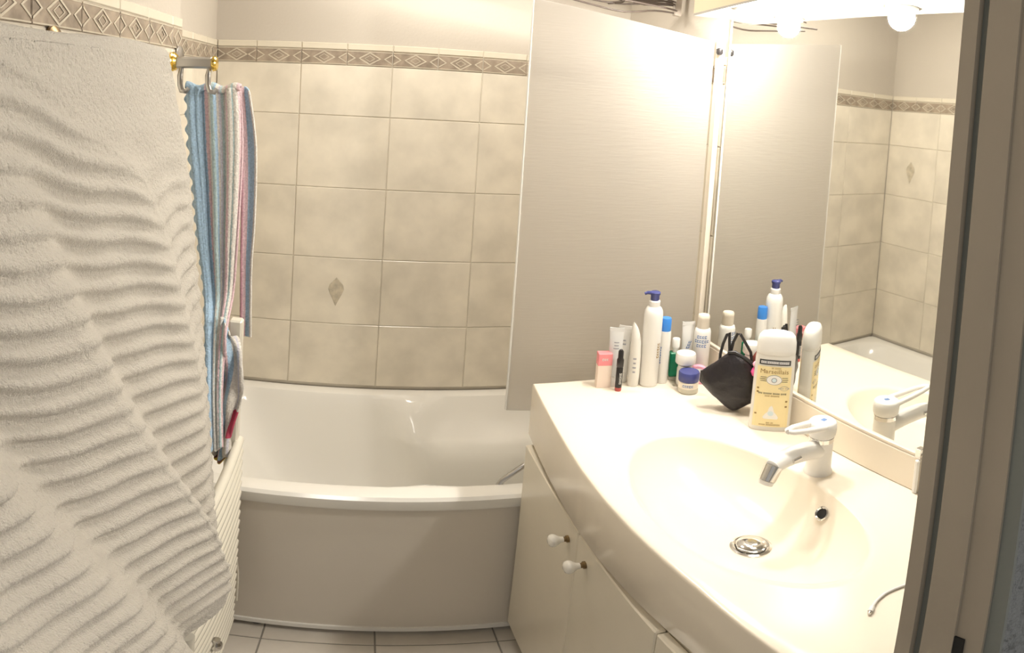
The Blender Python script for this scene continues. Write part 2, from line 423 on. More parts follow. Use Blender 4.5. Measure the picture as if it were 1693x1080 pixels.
# ------------------------------------------------------------------ door frame
XJ = 0.456
df = struct(MB().prism([(XJ, 0.3217), (XJ, 0.3385), (XJ + 0.05, 0.3385), (XJ + 0.05, 0.3217)], 0, 2.08).build('door_1', FRAME))
MB().prism([(XJ + 0.007, 0.3133), (XJ + 0.007, 0.3217), (XJ + 0.05, 0.3217), (XJ + 0.05, 0.3133)], 0, 2.08).build('door_seal', FRAMED, df)
jm = rev_fix(MB().prism([(XJ + 0.001, 0.3116), (XJ + 0.003, 0.3133), (XJ + 0.05, 0.3133), (XJ + 0.05, 0.2785), (XJ, 0.2785)], 0, 2.08).build('door_stop', FRAME, df))
MB().prism([(XJ + 0.003, 0.2785), (XJ + 0.05, 0.2785), (XJ + 0.05, 0.2512), (XJ + 0.003, 0.2512)], 0, 2.08).build('jamb_lining', FRAME, df)
MB().prism([(XJ + 0.006, 0.2512), (XJ + 0.0102, 0.2512), (XJ + 0.0102, 0.2360), (XJ + 0.006, 0.2360)], 0, 2.08).build('jamb_lip', FRAMED, df)
m = MB().box(XJ + 0.001, XJ + 0.01, 0.2684, 0.2852, 0.985, 1.063); m.build('strike_slot', DARK, df)

# ------------------------------------------------------------------ bathtub
tub = thing('bathtub', 'cream white bathtub with armrests and a plain front panel along the back wall', 'bathtub', (0, 0, 0))
TX0, TX1, TY0, TY1, TZ = XA + 0.004, XR - 0.004, 1.364, YB - 0.004, 0.583
def rrect(x0, x1, y0, y1, r, n, z, bump=0.0, bow=0.0, ledge=0.0):
    P = []
    for cx, cy, a0 in ((x1 - r, y0 + r, -PI / 2), (x1 - r, y1 - r, 0), (x0 + r, y1 - r, PI / 2), (x0 + r, y0 + r, PI)):
        for k in range(n + 1):
            a = a0 + PI / 2 * k / n; P.append((cx + r * math.cos(a), cy + r * math.sin(a)))
        # subdivide next straight side
        nxt = {-PI / 2: (x1, y1 - r), 0: (x0 + r, y1), PI / 2: (x0, y0 + r), PI: (x1 - r, y0)}[a0]
        last = P[-1]
        for k in range(1, 24): P.append((last[0] + (nxt[0] - last[0]) * k / 24, last[1] + (nxt[1] - last[1]) * k / 24))
    out = []
    ym = (y0 + y1) / 2
    for x, y in P:
        wgt = abs(y - ym) / (y1 - y0) * 2; sg = 1 if y > ym else -1
        bx = math.exp(-((x - 0.19) / 0.055) ** 2)
        st = 1 / (1 + math.exp(-(x - 0.19) / 0.03))
        yy = y - sg * wgt * (bump * bx + ledge * st)
        if y < ym: yy -= bow * (1 - ((x - (x0 + x1) / 2) / ((x1 - x0) / 2)) ** 2) * wgt
        out.append((x, yy, z))
    return out
lay = [  # inset, z, radius, bump, ledge, bow
    (0.000, 0.537, 0.02, 0, 0, .008), (-0.004, 0.545, .02, 0, 0, .008), (-0.005, 0.572, .02, 0, 0, .008), (0.002, 0.581, .025, 0, 0, .008), (0.012, 0.583, .03, 0, 0, .008),
    (0.040, 0.583, .09, 0, 0, .004), (0.048, 0.580, .10, 0.008, 0, .003), (0.054, 0.568, .11, 0.024, 0.0, .002), (0.062, 0.53, .12, 0.048, 0.010, 0),
    (0.070, 0.485, .12, 0.055, 0.03, 0), (0.076, 0.455, .12, 0.048, 0.065, 0), (0.080, 0.435, .12, 0.03, 0.085, 0), (0.088, 0.38, .12, 0.008, 0.090, 0), (0.10, 0.30, .12, 0, 0.07, 0), (0.115, 0.23, .12, 0, 0.04, 0), (0.15, 0.19, .12, 0, 0.01, 0), (0.22, 0.18, .10, 0, 0, 0)]
rs = []
for ins, z, r, bu, le, bo in lay:
    sl = max(0, 0.583 - z) * 0.62          # sloping back rest at the left end
    rs.append(rrect(TX0 + max(ins, 0) + sl, TX1 - max(ins, 0), TY0 + ins, TY1 - max(ins, 0), r, 5, z, bu, bo, le))
rev_fix(MB().rings(rs, False, True).build('shell', TUBM, tub, 38))
# front apron panel, slightly bowed, with a kick strip and feet
pan = MB(); n = 24; fr = []; bk = []
def bowx(t, d): return d * (1 - (2 * t - 1) ** 2)
def slab(mb_, y, d, th, z0, z1, nz=1):
    g0 = [(TX0 + 0.002 + (TX1 - TX0 - 0.004) * i / n, y - bowx(i / n, d)) for i in range(n + 1)]
    poly = g0 + [(x, yy + th) for x, yy in g0[::-1]]
    mb_.prism(poly, z0, z1)
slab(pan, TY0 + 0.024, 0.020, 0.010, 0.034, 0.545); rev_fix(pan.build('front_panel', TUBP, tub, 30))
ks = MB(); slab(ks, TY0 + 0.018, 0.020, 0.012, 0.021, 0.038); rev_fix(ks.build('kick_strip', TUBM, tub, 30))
for x in (-0.19, 0.11, 0.37):
    MB().lathe([(0.018, -0.002), (0.018, 0.010), (0.009, 0.012), (0.009, 0.06)], 14, (x, TY0 + 0.035, 0.002)).build('foot', RUBBER, tub, 40)
MB().tube([(0.350, 1.412, 0.545), (0.372, 1.415, 0.590), (0.43, 1.425, 0.632), (0.50, 1.43, 0.640), (0.515, 1.43, 0.575)], 0.008, 12).build('grab_rail', DCHROME, tub, 60)

# ------------------------------------------------------------------ glass bath screen
HP, FP = Vector((0.848, 1.378)), Vector((0.3765, 1.452))
d2 = (FP - HP).normalized(); n2 = Vector((-d2.y, d2.x)) * 0.003
scr = thing('bath_screen', 'frosted glass bath screen panel hinged to the right wall beside the mirror', 'bath screen', (0, 0, 0))
def sxy(p, s_): return (p.x + n2.x * s_, p.y + n2.y * s_)
H2 = HP + d2 * 0.016
m = MB(); ztop = lambda t: 1.790 + (1.853 - 1.790) * t
NS = 16; a = []; b = []
for i in range(NS + 1):
    t = i / NS; p = H2 + (FP - H2) * t
    a.append((p, ztop(t)))
front = [(*sxy(p, 1), 0.80) for p, z in a] + [(*sxy(p, 1), z) for p, z in a[::-1]]
back = [(*sxy(p, -1), 0.80) for p, z in a] + [(*sxy(p, -1), z) for p, z in a[::-1]]
m.rings([front, back]); rev_fix(m.build('glass_pane', FROST, scr))
ed = MB()
def strip(p, q, wd, th):   # thin polished edge bead between two 3D points
    ed.tube([p, q], wd, 6)
strip((FP.x, FP.y, 0.80), (FP.x, FP.y, ztop(1)), 0.0036, 0); strip((H2.x, H2.y, 0.80), (FP.x, FP.y, 0.80), 0.0034, 0)
ed.build('polished_edge', EDGEG, scr, 60)
MB().box(XR - 0.016, XR - 0.0005, 1.366, 1.390, 0.79, 1.80, 0.003).build('wall_profile', BEIGEP, scr)
MB().lathe([(0.006, -0.008), (0.009, -0.004), (0.009, 0.006), (0.005, 0.009)], 16, (XR - 0.022, 1.360, 1.765)).build('hinge_knob', BLACKP, scr, 40)

# ------------------------------------------------------------------ vanity
van = thing('vanity_cabinet', 'cream lacquered vanity cabinet with three doors under the basin worktop', 'cabinet', (0, 0, 0))
FX, VY0, VY1, VZ = 0.418, 0.36, 1.335, 0.772
m = MB(); m.box(FX, XR - 0.003, VY0, VY1, 0.10, VZ); m.build('body', CARC, van)
MB().box(FX + 0.05, XR - 0.01, VY0, VY1 - 0.01, 0.0, 0.10).build('plinth', CARC, van)
for k, (y0, y1) in enumerate(((0.9685, VY1 - 0.001), (0.666, 0.9655), (VY0, 0.663))):
    d = MB().box(FX - 0.018, FX - 0.0005, y0, y1, 0.085, 0.757, 0.0025).build('door', LACQ, van)
    if k < 2:
        ky = (1.012, 0.922)[k]
        kn = MB(); 
        prof = [(0.0065, 0.010), (0.0075, 0.016), (0.011, 0.021), (0.0145, 0.026), (0.015, 0.031), (0.012, 0.036), (0.006, 0.0385), (0.0, 0.039)]
        rs = [[(FX - 0.018 - h, ky + r * math.cos(2 * PI * j / 20), 0.705 + r * math.sin(2 * PI * j / 20)) for j in range(20)] for r, h in prof[:-1]]
        rev_fix(kn.rings(rs).build('knob', CERAM, d, 60))
        bs = [[(FX - 0.018 - h, ky + r * math.cos(2 * PI * j / 20), 0.705 + r * math.sin(2 * PI * j / 20)) for j in range(20)] for r, h in ((0.0085, 0.0), (0.0085, 0.004), (0.0058, 0.006), (0.0058, 0.012))]
        rev_fix(MB().rings(bs).build('knob_base', BRASSD, d, 40))

# worktop with moulded basin
ZC = 0.924
BX, BY, BA, BB = 0.588, 0.785, 0.150, 0.262
edge = [(0.411, 1.357), (0.404, 1.25), (0.399, 1.15), (0.3945, 1.05), (0.392, 0.97), (0.393, 0.87), (0.3985, 0.76), (0.406, 0.66), (0.410, 0.60), (0.413, 0.345)]
outline = edge + [(XR - 0.0035, 0.345), (XR - 0.0035, 1.357)]
def hit(ang):
    dx, dy = math.cos(ang) * BA, math.sin(ang) * BB; best = None
    for (x1, y1), (x2, y2) in zip(outline, outline[1:] + outline[:1]):
        ex, ey = x2 - x1, y2 - y1; den = dx * ey - dy * ex
        if abs(den) < 1e-12: continue
        t = ((x1 - BX) * ey - (y1 - BY) * ex) / den; u = ((x1 - BX) * dy - (y1 - BY) * dx) / den
        if t > 0 and -1e-6 <= u <= 1 + 1e-6 and (best is None or t < best): best = t
    return best
angs = [2 * PI * k / 120 for k in range(120)] + [math.atan2((y - BY) / BB, (x - BX) / BA) % (2 * PI) for x, y in outline]
angs = sorted(set(round(a, 5) for a in angs))
wt = thing('washbasin_worktop', 'glossy cream vanity worktop with moulded oval basin and deep front edge', 'worktop', (0, 0, 0))
prof = [(0.02, -0.104), (0.12, -0.104), (0.3, -0.101), (0.5, -0.092), (0.66, -0.077), (0.79, -0.059), (0.89, -0.036), (0.945, -0.019), (0.975, -0.006), (0.99, -0.0012), (1.02, 0.0006), (1.07, 0.0)]
rings = []
for r, z in prof:
    # the basin floor sits a little towards the back wall, where the drain is
    sh = (1 - min(r, 1)) * 0.015
    rings.append([(BX + sh + r * BA * math.cos(a), BY + r * BB * math.sin(a) - (1 - min(r, 1)) * 0.03, ZC + z) for a in angs])
T = [hit(a) for a in angs]
def oring(ins, z):
    out = []
    for a, t in zip(angs, T):
        px, py = BX + t * BA * math.cos(a), BY + t * BB * math.sin(a)
        l = math.hypot(px - BX, py - BY); f = (l - ins) / l
        out.append((BX + (px - BX) * f, BY + (py - BY) * f, z))
    return out
for f in (0.35, 0.7):
    o1 = oring(0.008, ZC); rings.append([tuple(Vector(p) * (1 - f) + Vector(q) * f) for p, q in zip(rings[-1] if f == .35 else base, o1)])
    if f == .35: base = [(BX + 1.07 * BA * math.cos(a), BY + 1.07 * BB * math.sin(a), ZC) for a in angs]
rings += [oring(0.008, ZC), oring(0.0035, ZC - 0.001), oring(0.001, ZC - 0.0035), oring(0.0, ZC - 0.008), oring(0.0, VZ + 0.006), oring(0.003, VZ + 0.002), oring(0.02, VZ + 0.002)]
slabm = rev_fix(MB().rings(rings, True, False).build('basin_slab', COUNT, wt, 45))
MB().box(XR - 0.0115, XR - 0.0005, 0.345, 1.357, ZC - 0.001, 1.003, 0.003).build('upstand', COUNT, wt)
MB().box(XR - 0.019, XR - 0.012, 0.630, 0.640, ZC - 0.001, 1.001, 0.003).build('upstand_bead', WHITEP, wt)
dr = MB().lathe([(0.034, 0.0), (0.034, 0.003), (0.030, 0.0045), (0.0265, 0.002)], 28, (0, 0, 0)).build('drain_ring', CHROME, wt, 40, (0.607, 0.757, ZC - 0.1045))
MB().lathe([(0.024, 0.003), (0.0245, 0.009), (0.021, 0.012), (0.008, 0.0135)], 28).build('drain_plug', CHROME, wt, 40, (0.607, 0.757, ZC - 0.1045))
# overflow on the rear slope of the basin
ov = MB(); 
def ringpts(r, h, n=20): return [(r * math.cos(2 * PI * j / n), r * math.sin(2 * PI * j / n), h) for j in range(n)]
ov.rings([ringpts(0.0145, -0.003), ringpts(0.0145, 0.002), ringpts(0.0125, 0.0032), ringpts(0.010, 0.001)], True, False)
ovo = rev_fix(ov.build('overflow_ring', CHROME, wt, 40)); ovo.location = (0.7135, 0.716, ZC - 0.038)
q = Vector((-0.83, 0.10, 0.55)).to_track_quat('Z', 'Y'); ovo.rotation_mode = 'QUATERNION'; ovo.rotation_quaternion = q
oh = MB().rings([ringpts(0.0108, -0.001), ringpts(0.0108, 0.0012)]).build('overflow_hole', DARK, wt); oh.location = ovo.location; oh.rotation_mode = 'QUATERNION'; oh.rotation_quaternion = q

# faucet
fa = thing('faucet', 'white single lever mixer tap with chrome band behind the basin', 'faucet', (0.770, 0.797, ZC), math.radians(13))
MB().lathe([(0.026, 0), (0.026, 0.004), (0.0235, 0.007), (0.0225, 0.03), (0.0225, 0.074)], 32).build('body', WHITEP, fa, 40)
MB().lathe([(0.0218, 0.073), (0.0232, 0.0745), (0.0232, 0.0835), (0.0218, 0.085)], 32).build('band', CHROME, fa, 30)
MB().lathe([(0.0228, 0.085), (0.0255, 0.09), (0.0265, 0.105), (0.0255, 0.115), (0.022, 0.119), (0.010, 0.1195)], 32).build('cap', WHITEP, fa, 50)
lv = MB()
for sy in (-1, 1): lv.tube([(-0.012, sy * 0.016, 0.112), (-0.04, sy * 0.014, 0.118), (-0.075, sy * 0.011, 0.126), (-0.096, sy * 0.006, 0.130), (-0.101, 0, 0.131)], [.006, .006, .0055, .005, .005], 10)
lv.build('lever', WHITEP, fa, 60)
MB().box(-0.004, 0.006, -0.005, 0.003, 0.1194, 0.1203).build('temperature_mark', INKBL, fa)
MB().tube([(-0.008, 0, 0.055), (-0.045, 0, 0.066), (-0.085, 0, 0.073), (-0.115, 0, 0.073), (-0.132, 0, 0.068)], [0.019, 0.0185, 0.0175, 0.0165, 0.0145], 20).build('spout', WHITEP, fa, 60)
MB().tube([(-0.130, 0, 0.070), (-0.139, 0, 0.054), (-0.144, 0, 0.044)], [0.0155, 0.0150, 0.0145], 20).build('aerator', CHROME, fa, 40)
MB().tube([(-0.1445, 0, 0.043), (-0.148, 0, 0.036)], [0.0135, 0.0125], 20).build('nozzle', WHITEP, fa, 40)
MB().tube([(-0.083, -0.0172, 0.075), (-0.103, -0.0168, 0.075)], 0.0042, 10).build('badge', CHROME, fa, 40)

# mirror
mi = thing('wall_mirror', 'large frameless wall mirror above the vanity worktop', 'mirror', (0, 0, 0))
MB().box(XR - 0.006, XR - 0.0005, 0.40, 1.336, 1.010, CANOPY_Z - 0.001).build('glass', MIRR, mi)
MB().box(XR - 0.011, XR - 0.0005, 0.40, 1.336, 1.0035, 1.0098, 0.001).build('ledge', BEIGEP, mi)
MB().box(XR - 0.008, XR - 0.0005, 1.3362, 1.3395, 1.0035, CANOPY_Z - 0.001).build('edge_strip', EDGEG, mi)
MB().box(XR - 0.013, XR - 0.0005, 0.633, 0.645, 1.000, 1.022, 0.001).build('clip', CHROME, mi)

# light canopy
cn = thing('light_canopy', 'cream light canopy with round spots mounted over the mirror', 'light fixture', (0, 0, 0))
pl = [(XR - 0.001, 1.362), (0.768, 1.385), (0.738, 1.05), (0.70, 0.45), (XR - 0.001, 0.45)]
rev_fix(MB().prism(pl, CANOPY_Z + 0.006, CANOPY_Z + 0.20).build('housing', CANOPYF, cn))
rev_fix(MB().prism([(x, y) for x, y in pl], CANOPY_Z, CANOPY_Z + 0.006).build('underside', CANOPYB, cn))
for k, (x, y) in enumerate(LAMPS):
    r_ = MB().lathe([(0.034, 0.0), (0.034, -0.006), (0.026, -0.008), (0.025, -0.001)], 28, (x, y, CANOPY_Z)).build('spot_ring', WHITEP, cn, 40)
    MB().lathe([(0.0235, -0.002), (0.0235, -0.010), (0.020, -0.020), (0.012, -0.027), (0.003, -0.029)], 24, (x, y, CANOPY_Z)).build('bulb', BULB, r_, 60)
# fill lamp added on the ceiling, above the frame, to brighten the room
cl = thing('added_fill_lamp', 'added round flush fill lamp, out of view on the bathroom ceiling', 'ceiling lamp', (0.20, 1.52, CEIL))
MB().lathe([(0.15, 0), (0.15, -0.02), (0.14, -0.03)], 32).build('base', WHITEP, cl, 40)
MB().lathe([(0.135, -0.03), (0.13, -0.05), (0.10, -0.07), (0.04, -0.079)], 32).build('diffuser', CEILB, cl, 60)

# ------------------------------------------------------------------ radiator
rad = thing('towel_radiator', 'white ladder towel radiator with bowed tubes on the left wall', 'radiator', (0, 0, 0))
RX = -0.244
for y, zt in ((1.235, 1.118), (0.985, 0.82)):
    MB().box(RX - 0.014, RX + 0.014, y - 0.013, y + 0.013, 0.13, zt, 0.004).build('post', RADM, rad)
    for z in (0.24, 0.78): MB().tube([(RX - 0.012, y, z), (XL + 0.0005, y, z)], 0.010, 12).build('wall_bracket', RADM, rad, 40)
tm = MB(); NT = 14; pts = []
for i in range(NT + 1):
    t = i / NT; y = 0.80 + (1.245 - 0.80) * t
    pts.append((RX + 0.014 + 0.006 * (1 - (2 * t - 1) ** 2), y, 0))
tm.tube(pts, 0.0105, 10); tme = None
for zs in (0.17, 0.49), (0.525, 0.815):
    z = zs[0]
    while z <= zs[1]:
        if tme is None: o = tm.build('tube', RADM, rad, 60); tme = o.data; o.location.z = z
        else: link('tube', tme, rad, (0, 0, z))
        z += 0.0315
MB().tube([(-0.208, 0.795, 0.0005), (-0.208, 0.795, 0.615)], 0.013, 16).build('supply_pipe', RADM, rad, 60)
MB().lathe([(0.010, 0), (0.012, 0.006), (0.012, 0.022), (0.008, 0.028), (0.008, 0.04)], 16, (RX + 0.034, 1.02, 0.30)).build('bleed_valve', CHROME, rad, 40)
# flex along the far post
MB().tube([(-0.226, 1.252, 0.42), (-0.221, 1.258, 0.36), (-0.220, 1.258, 0.32), (-0.220, 1.257, 0.24)], 0.003, 8).build('flex', RADM, rad, 60)

# ------------------------------------------------------------------ towel rail, hook bar
rl = thing('towel_rail', 'chrome towel rail with brass end caps on the left wall under the big towel', 'towel rail', (0, 0, 0))
MB().tube([(-0.367, 0.33, 1.650), (-0.367, 1.068, 1.650)], 0.008, 16).build('bar', CHROME, rl, 60)
for y in (0.36, 0.746):
    MB().tube([(XL + 0.0005, y, 1.650), (-0.367, y, 1.650)], 0.007, 12).build('bracket', CHROME, rl, 60)
    MB().lathe([(0.022, 0), (0.022, 0.006), (0.012, 0.012), (0.004, 0.0135)], 20).build('mount_cap', BRASSD, rl, 50).matrix_world = Matrix.Translation((XL + 0.0005, y, 1.664)) @ Matrix.Rotation(PI / 2, 4, 'Y')
hb = thing('hook_bar', 'short chrome hook bar with brass rings sticking out by the striped towel', 'hook bar', (0, 0, 0))
HY = 1.268
def xcyl(x0, x1, y, z, prof, n=20):
    return MB().rings([[(x0 + (x1 - x0) * s_, y + r * math.cos(2 * PI * j / n), z + r * math.sin(2 * PI * j / n)) for j in range(n)] for s_, r in prof])
MB().box(-0.402, -0.318, HY - 0.009, HY + 0.009, 1.641, 1.665, 0.004).build('bar', DCHROME, hb)
rev_fix(xcyl(XL + 0.0005, -0.396, HY, 1.655, [(0, .019), (.3, .021), (.6, .017), (.65, .0195), (1, .014)]).build('ring', GOLD, hb, 35))
rev_fix(xcyl(-0.320, -0.309, HY, 1.652, [(0, .0135), (.2, .0165), (.55, .0145), (.6, .016), (.9, .013), (1, .006)]).build('ring', GOLD, hb, 35))
MB().lathe([(0.026, 0), (0.026, 0.004), (0.022, 0.007), (0.004, 0.008)], 24).build('bar_shadow_disc', DCHROME, hb, 40).matrix_world = Matrix.Translation((XL + 0.0005, 1.315, 1.665)) @ Matrix.Rotation(PI / 2, 4, 'Y')  # dull disc on the wall standing in for the bar's cast shadow
for x in (-0.386, -0.326):
    MB().tube([(x, HY, 1.644), (x - 0.002, HY - 0.004, 1.625), (x, HY - 0.010, 1.606), (x + 0.006, HY - 0.016, 1.594), (x + 0.015, HY - 0.016, 1.592), (x + 0.020, HY - 0.014, 1.600)], [.0045, .0065, .0062, .006, .005, .0045], 12).build('hook', DCHROME, hb, 60)

# ------------------------------------------------------------------ towels
def lerp_poly(P, t):
    n = len(P) - 1; f = min(max(t, 0), 1) * n; i = min(int(f), n - 1); f -= i
    return tuple(a + (b - a) * f for a, b in zip(P[i], P[i + 1]))
def smooth_poly(P, t):
    n = len(P) - 1; f = min(max(t, 0), 1) * n; i = min(int(f), n - 1); f -= i
    g = lambda k: Vector(P[min(max(k, 0), n)])
    p0, p1, p2, p3 = g(i - 1), g(i), g(i + 1), g(i + 2)
    return 0.5 * ((2 * p1) + (p2 - p0) * f + (2 * p0 - 5 * p1 + 4 * p2 - p3) * f * f + (3 * p1 - p0 - 3 * p2 + p3) * f ** 3)
def cloth(name, fn, nu, nv, mats, parent=None, solid=0.004, matfn=None):
    vs = []; uv = []
    for j in range(nv + 1):
        for i in range(nu + 1):
            u, v_ = i / nu, j / nv; vs.append(tuple(fn(u, v_))); uv.append((u, v_))
    fs = [(j * (nu + 1) + i, j * (nu + 1) + i + 1, (j + 1) * (nu + 1) + i + 1, (j + 1) * (nu + 1) + i) for j in range(nv) for i in range(nu)]
    me = bpy.data.meshes.new(name); me.from_pydata(vs, [], fs)
    l = me.uv_layers.new(name='UVMap')
    buf = []
    for lp in me.loops: buf += uv[lp.vertex_index]
    l.data.foreach_set('uv', buf)
    mats = mats if isinstance(mats, list) else [mats]
    for m_ in mats: me.materials.append(m_)
    if matfn: me.polygons.foreach_set('material_index', [matfn((f % nu + .5) / nu, (f // nu + .5) / nv) for f in range(len(fs))])
    me.polygons.foreach_set('use_smooth', [True] * len(fs)); me.update()
    o = link(name, me, parent)
    if solid:
        md = o.modifiers.new('thickness', 'SOLIDIFY'); md.thickness = solid; md.offset = 0
    return o
RE = [(-0.352, 1.075, 1.655), (-0.346, 1.100, 1.585), (-0.336, 1.123, 1.50), (-0.324, 1.130, 1.415), (-0.302, 1.113, 1.275), (-0.276, 1.080, 1.135), (-0.250, 1.040, 0.975), (-0.222, 0.980, 0.82), (-0.198, 0.944, 0.645)]
LE = [(-0.352, 0.36, 1.655), (-0.348, 0.36, 1.585), (-0.340, 0.36, 1.50), (-0.330, 0.355, 1.415), (-0.306, 0.35, 1.275), (-0.280, 0.345, 1.12), (-0.254, 0.34, 0.98), (-0.226, 0.335, 0.83), (-0.202, 0.33, 0.69)]
def sstep(a, b, x):
    t = min(max((x - a) / (b - a), 0), 1); return t * t * (3 - 2 * t)
RIDGE1 = [(1.66, 0.405), (1.604, 0.44), (1.507, 0.501), (1.40, 0.565), (1.287, 0.628), (1.15, 0.704), (0.95, 0.802), (0.738, 0.882), (0.6, 0.93)]
RIDGE2 = [(1.66, 0.53), (1.639, 0.566), (1.60, 0.64), (1.547, 0.73), (1.46, 0.885), (1.38, 0.935), (1.298, 0.962), (1.115, 0.985), (0.836, 0.985), (0.60, 0.97)]
def big(u, v_):
    VB = 0.09
    if v_ < VB:      # the part folded over the rail
        s_ = v_ / VB
        y0, y1 = 0.36, 1.068 + 0.007 * s_
        y = y0 + (y1 - y0) * u
        if s_ < 0.55: p = Vector((-0.382, y, 1.56 + 0.09 * s_ / 0.55))
        else:
            a = PI * (1 - (s_ - 0.55) / 0.45); p = Vector((-0.367 + 0.015 * math.cos(a), y, 1.653 + 0.020 * math.sin(a)))
        p.z += 0.004 * math.sin(9 * u + 1) * (s_ if s_ > .4 else 0)
        if s_ > 0.5: p.x += 0.0012 * noise.noise(Vector((p.y * 300, p.z * 300, 1)))
        return p
    t = (v_ - VB) / (1 - VB)
    L, R = smooth_poly(LE, t), smooth_poly(RE, t)
    p = L.lerp(R, u)
    grow = sstep(0.03, 0.5, t)
    # two deep drape folds whose crests run diagonally down the towel
    def interp(P_, z_):
        if z_ >= P_[0][0]: return P_[0][1]
        for (za, ya), (zb, yb) in zip(P_, P_[1:]):
            if z_ >= zb: return ya + (yb - ya) * (za - z_) / (za - zb)
        return P_[-1][1]
    Y1, Y2 = interp(RIDGE1, p.z), interp(RIDGE2, p.z)
    if p.y < Y1: fa, fb, A = Y1 - 0.24, Y1, 0.040
    elif p.y < Y2: fa, fb, A = Y1, Y2, 0.042 if Y2 - Y1 > 0.14 else 0.30 * (Y2 - Y1)
    else: fa, fb, A = Y2, Y2 + 0.22, 0.014
    f_ = min(1, max(0, (p.y - fa) / max(fb - fa, .01)))
    g = 0.5 + 0.5 * math.cos(PI * min(1, f_ / 0.36)) if f_ < 0.36 else sstep(0.36, 1.02, f_) ** 0.85
    if p.y >= Y2: g = 0.5 + 0.5 * math.cos(PI * min(1, f_ / 0.5)) if f_ < 0.5 else 0.6 * sstep(0.5, 1.0, f_)
    k3 = 0.042 * (1 - sstep(0, 0.05, p.y - Y2)) + 0.014 * sstep(0, 0.05, p.y - Y2) if p.y >= Y2 else A
    fold = k3 * grow * (g - 0.75 * sstep(0.85, 1.2, p.z))
    fold += 0.003 * grow * math.sin(p.y * 47 + p.z * 21)
    fold *= 1 - 0.85 * sstep(0.86, 1.0, u)
    fold *= 1 - 0.75 * sstep(Y1 + 0.01, Y1 + 0.15, p.y) * (1 - sstep(0.85, 1.25, p.z))
    crest = math.exp(-((p.y - Y1) / 0.025) ** 2) + math.exp(-((p.y - Y2) / 0.03) ** 2)
    # ribs across the towel, hanging a little askew between the folds
    til = 0.26 * min(p.y, Y2) + 0.004 * math.sin(p.y * 30 + p.z * 8)
    ph = (p.z + til) / 0.034
    rb = (0.5 + 0.5 * math.cos(2 * PI * ph)) ** 1.6
    env = 0.22 + 0.78 * sstep(0.05, 0.42, t + 0.55 * (0.55 - u) * (1 - t))
    env *= (1 - 0.65 * sstep(0.955, 0.975, u)) * (1 - 0.55 * min(1, crest))
    hem = sstep(0.965, 0.975, t); env *= 1 - hem
    rib = 0.0085 * env * rb
    fz = 0.0016 * noise.noise(Vector((p.y * 170, p.z * 170, 3))) + 0.0022 * rb * env * noise.noise(Vector((p.y * 330, p.z * 330, 9)))
    p.x += fold + rib + fz
    # knitted selvedge: gentle scallop of the side edge
    if u > 0.96: p.y += 0.0035 * math.sin(2 * PI * ph) * (u - 0.96) / 0.04
    return p
bt = cloth('bath_towel', big, 330, 620, TOWEL, None, 0.004)
tag(bt, 'large cream ribbed terry bath towel hanging on the left wall', 'towel')

st = thing('striped_towel', 'blue pink and white striped terry towel hanging from the chrome hook bar', 'towel', (0, 0, 0))
AL = [(-0.378, 1.27, 1.598), (-0.372, 1.27, 1.50), (-0.357, 1.27, 1.39), (-0.342, 1.268, 1.28), (-0.321, 1.258, 1.166), (-0.299, 1.20, 1.079), (-0.278, 1.14, 0.982), (-0.259, 1.10, 0.862)]
AR = [(-0.262, 1.275, 1.598), (-0.254, 1.275, 1.50), (-0.254, 1.275, 1.39), (-0.256, 1.27, 1.28), (-0.259, 1.262, 1.166), (-0.259, 1.205, 1.095), (-0.250, 1.145, 0.985), (-0.236, 1.105, 0.872)]
def sA(u, v_):
    VT = 0.05
    if v_ < VT:
        s_ = v_ / VT; p = Vector(AL[0]).lerp(Vector(AR[0]), u); a = PI * (0.15 + 0.85 * (1 - s_)) 
        p.y += 0.010 + 0.012 * math.cos(PI - a) * -1 + 0.0; p.z += 0.013 * math.sin(a) - 0.003
        p.z += 0.004 * math.cos(u * 2 * PI * 2.2); return p
    t = (v_ - VT) / (1 - VT); p = smooth_poly(AL, t).lerp(smooth_poly(AR, t), u)
    wv = 0.006 * math.sin(u * 2 * PI * 3.2 + 0.5 + t) * (0.4 + 0.6 * (1 - t))
    wv += 0.0025 * math.sin(u * 2 * PI * 7.3 + 3 * t)
    if u < 0.2: p.y -= 0.012 * math.sin(PI * u / 0.2)
    p.y += wv; p.z += 0.003 * math.sin(u * 9)
    p.y += 0.0012 * noise.noise(Vector((p.x * 400, p.z * 400, 2)))
    if u < 0.05: p.x -= 0.004 * math.sin(2 * PI * p.z / 0.032) * (0.05 - u) / 0.05
    return p
cloth('front_drape', sA, 90, 160, [STRIPE], st, 0.005)
BL = [(-0.268, 1.298, 1.595), (-0.263, 1.31, 1.50), (-0.258, 1.31, 1.403), (-0.255, 1.31, 1.30), (-0.253, 1.31, 1.214), (-0.250, 1.31, 1.12), (-0.249, 1.31, 1.047)]
BR = [(-0.2445, 1.30, 1.594), (-0.230, 1.31, 1.50), (-0.2255, 1.312, 1.403), (-0.226, 1.312, 1.30), (-0.229, 1.312, 1.22), (-0.227, 1.312, 1.12), (-0.2245, 1.312, 1.048)]
def sB(u, v_):
    p = smooth_poly(BL, v_).lerp(smooth_poly(BR, v_), u)
    p.y += 0.008 * math.sin(PI * u) - 0.008; p.z += 0.012 * math.sin(PI * u) * (1 - v_) ** 6
    p.y += 0.001 * noise.noise(Vector((p.x * 400, p.z * 400, 5)))
    return p
fl = cloth('rear_flap', sB, 24, 110, [STRIPEB], st, 0.004); fl['label'] = 'blue flap edged in pink'
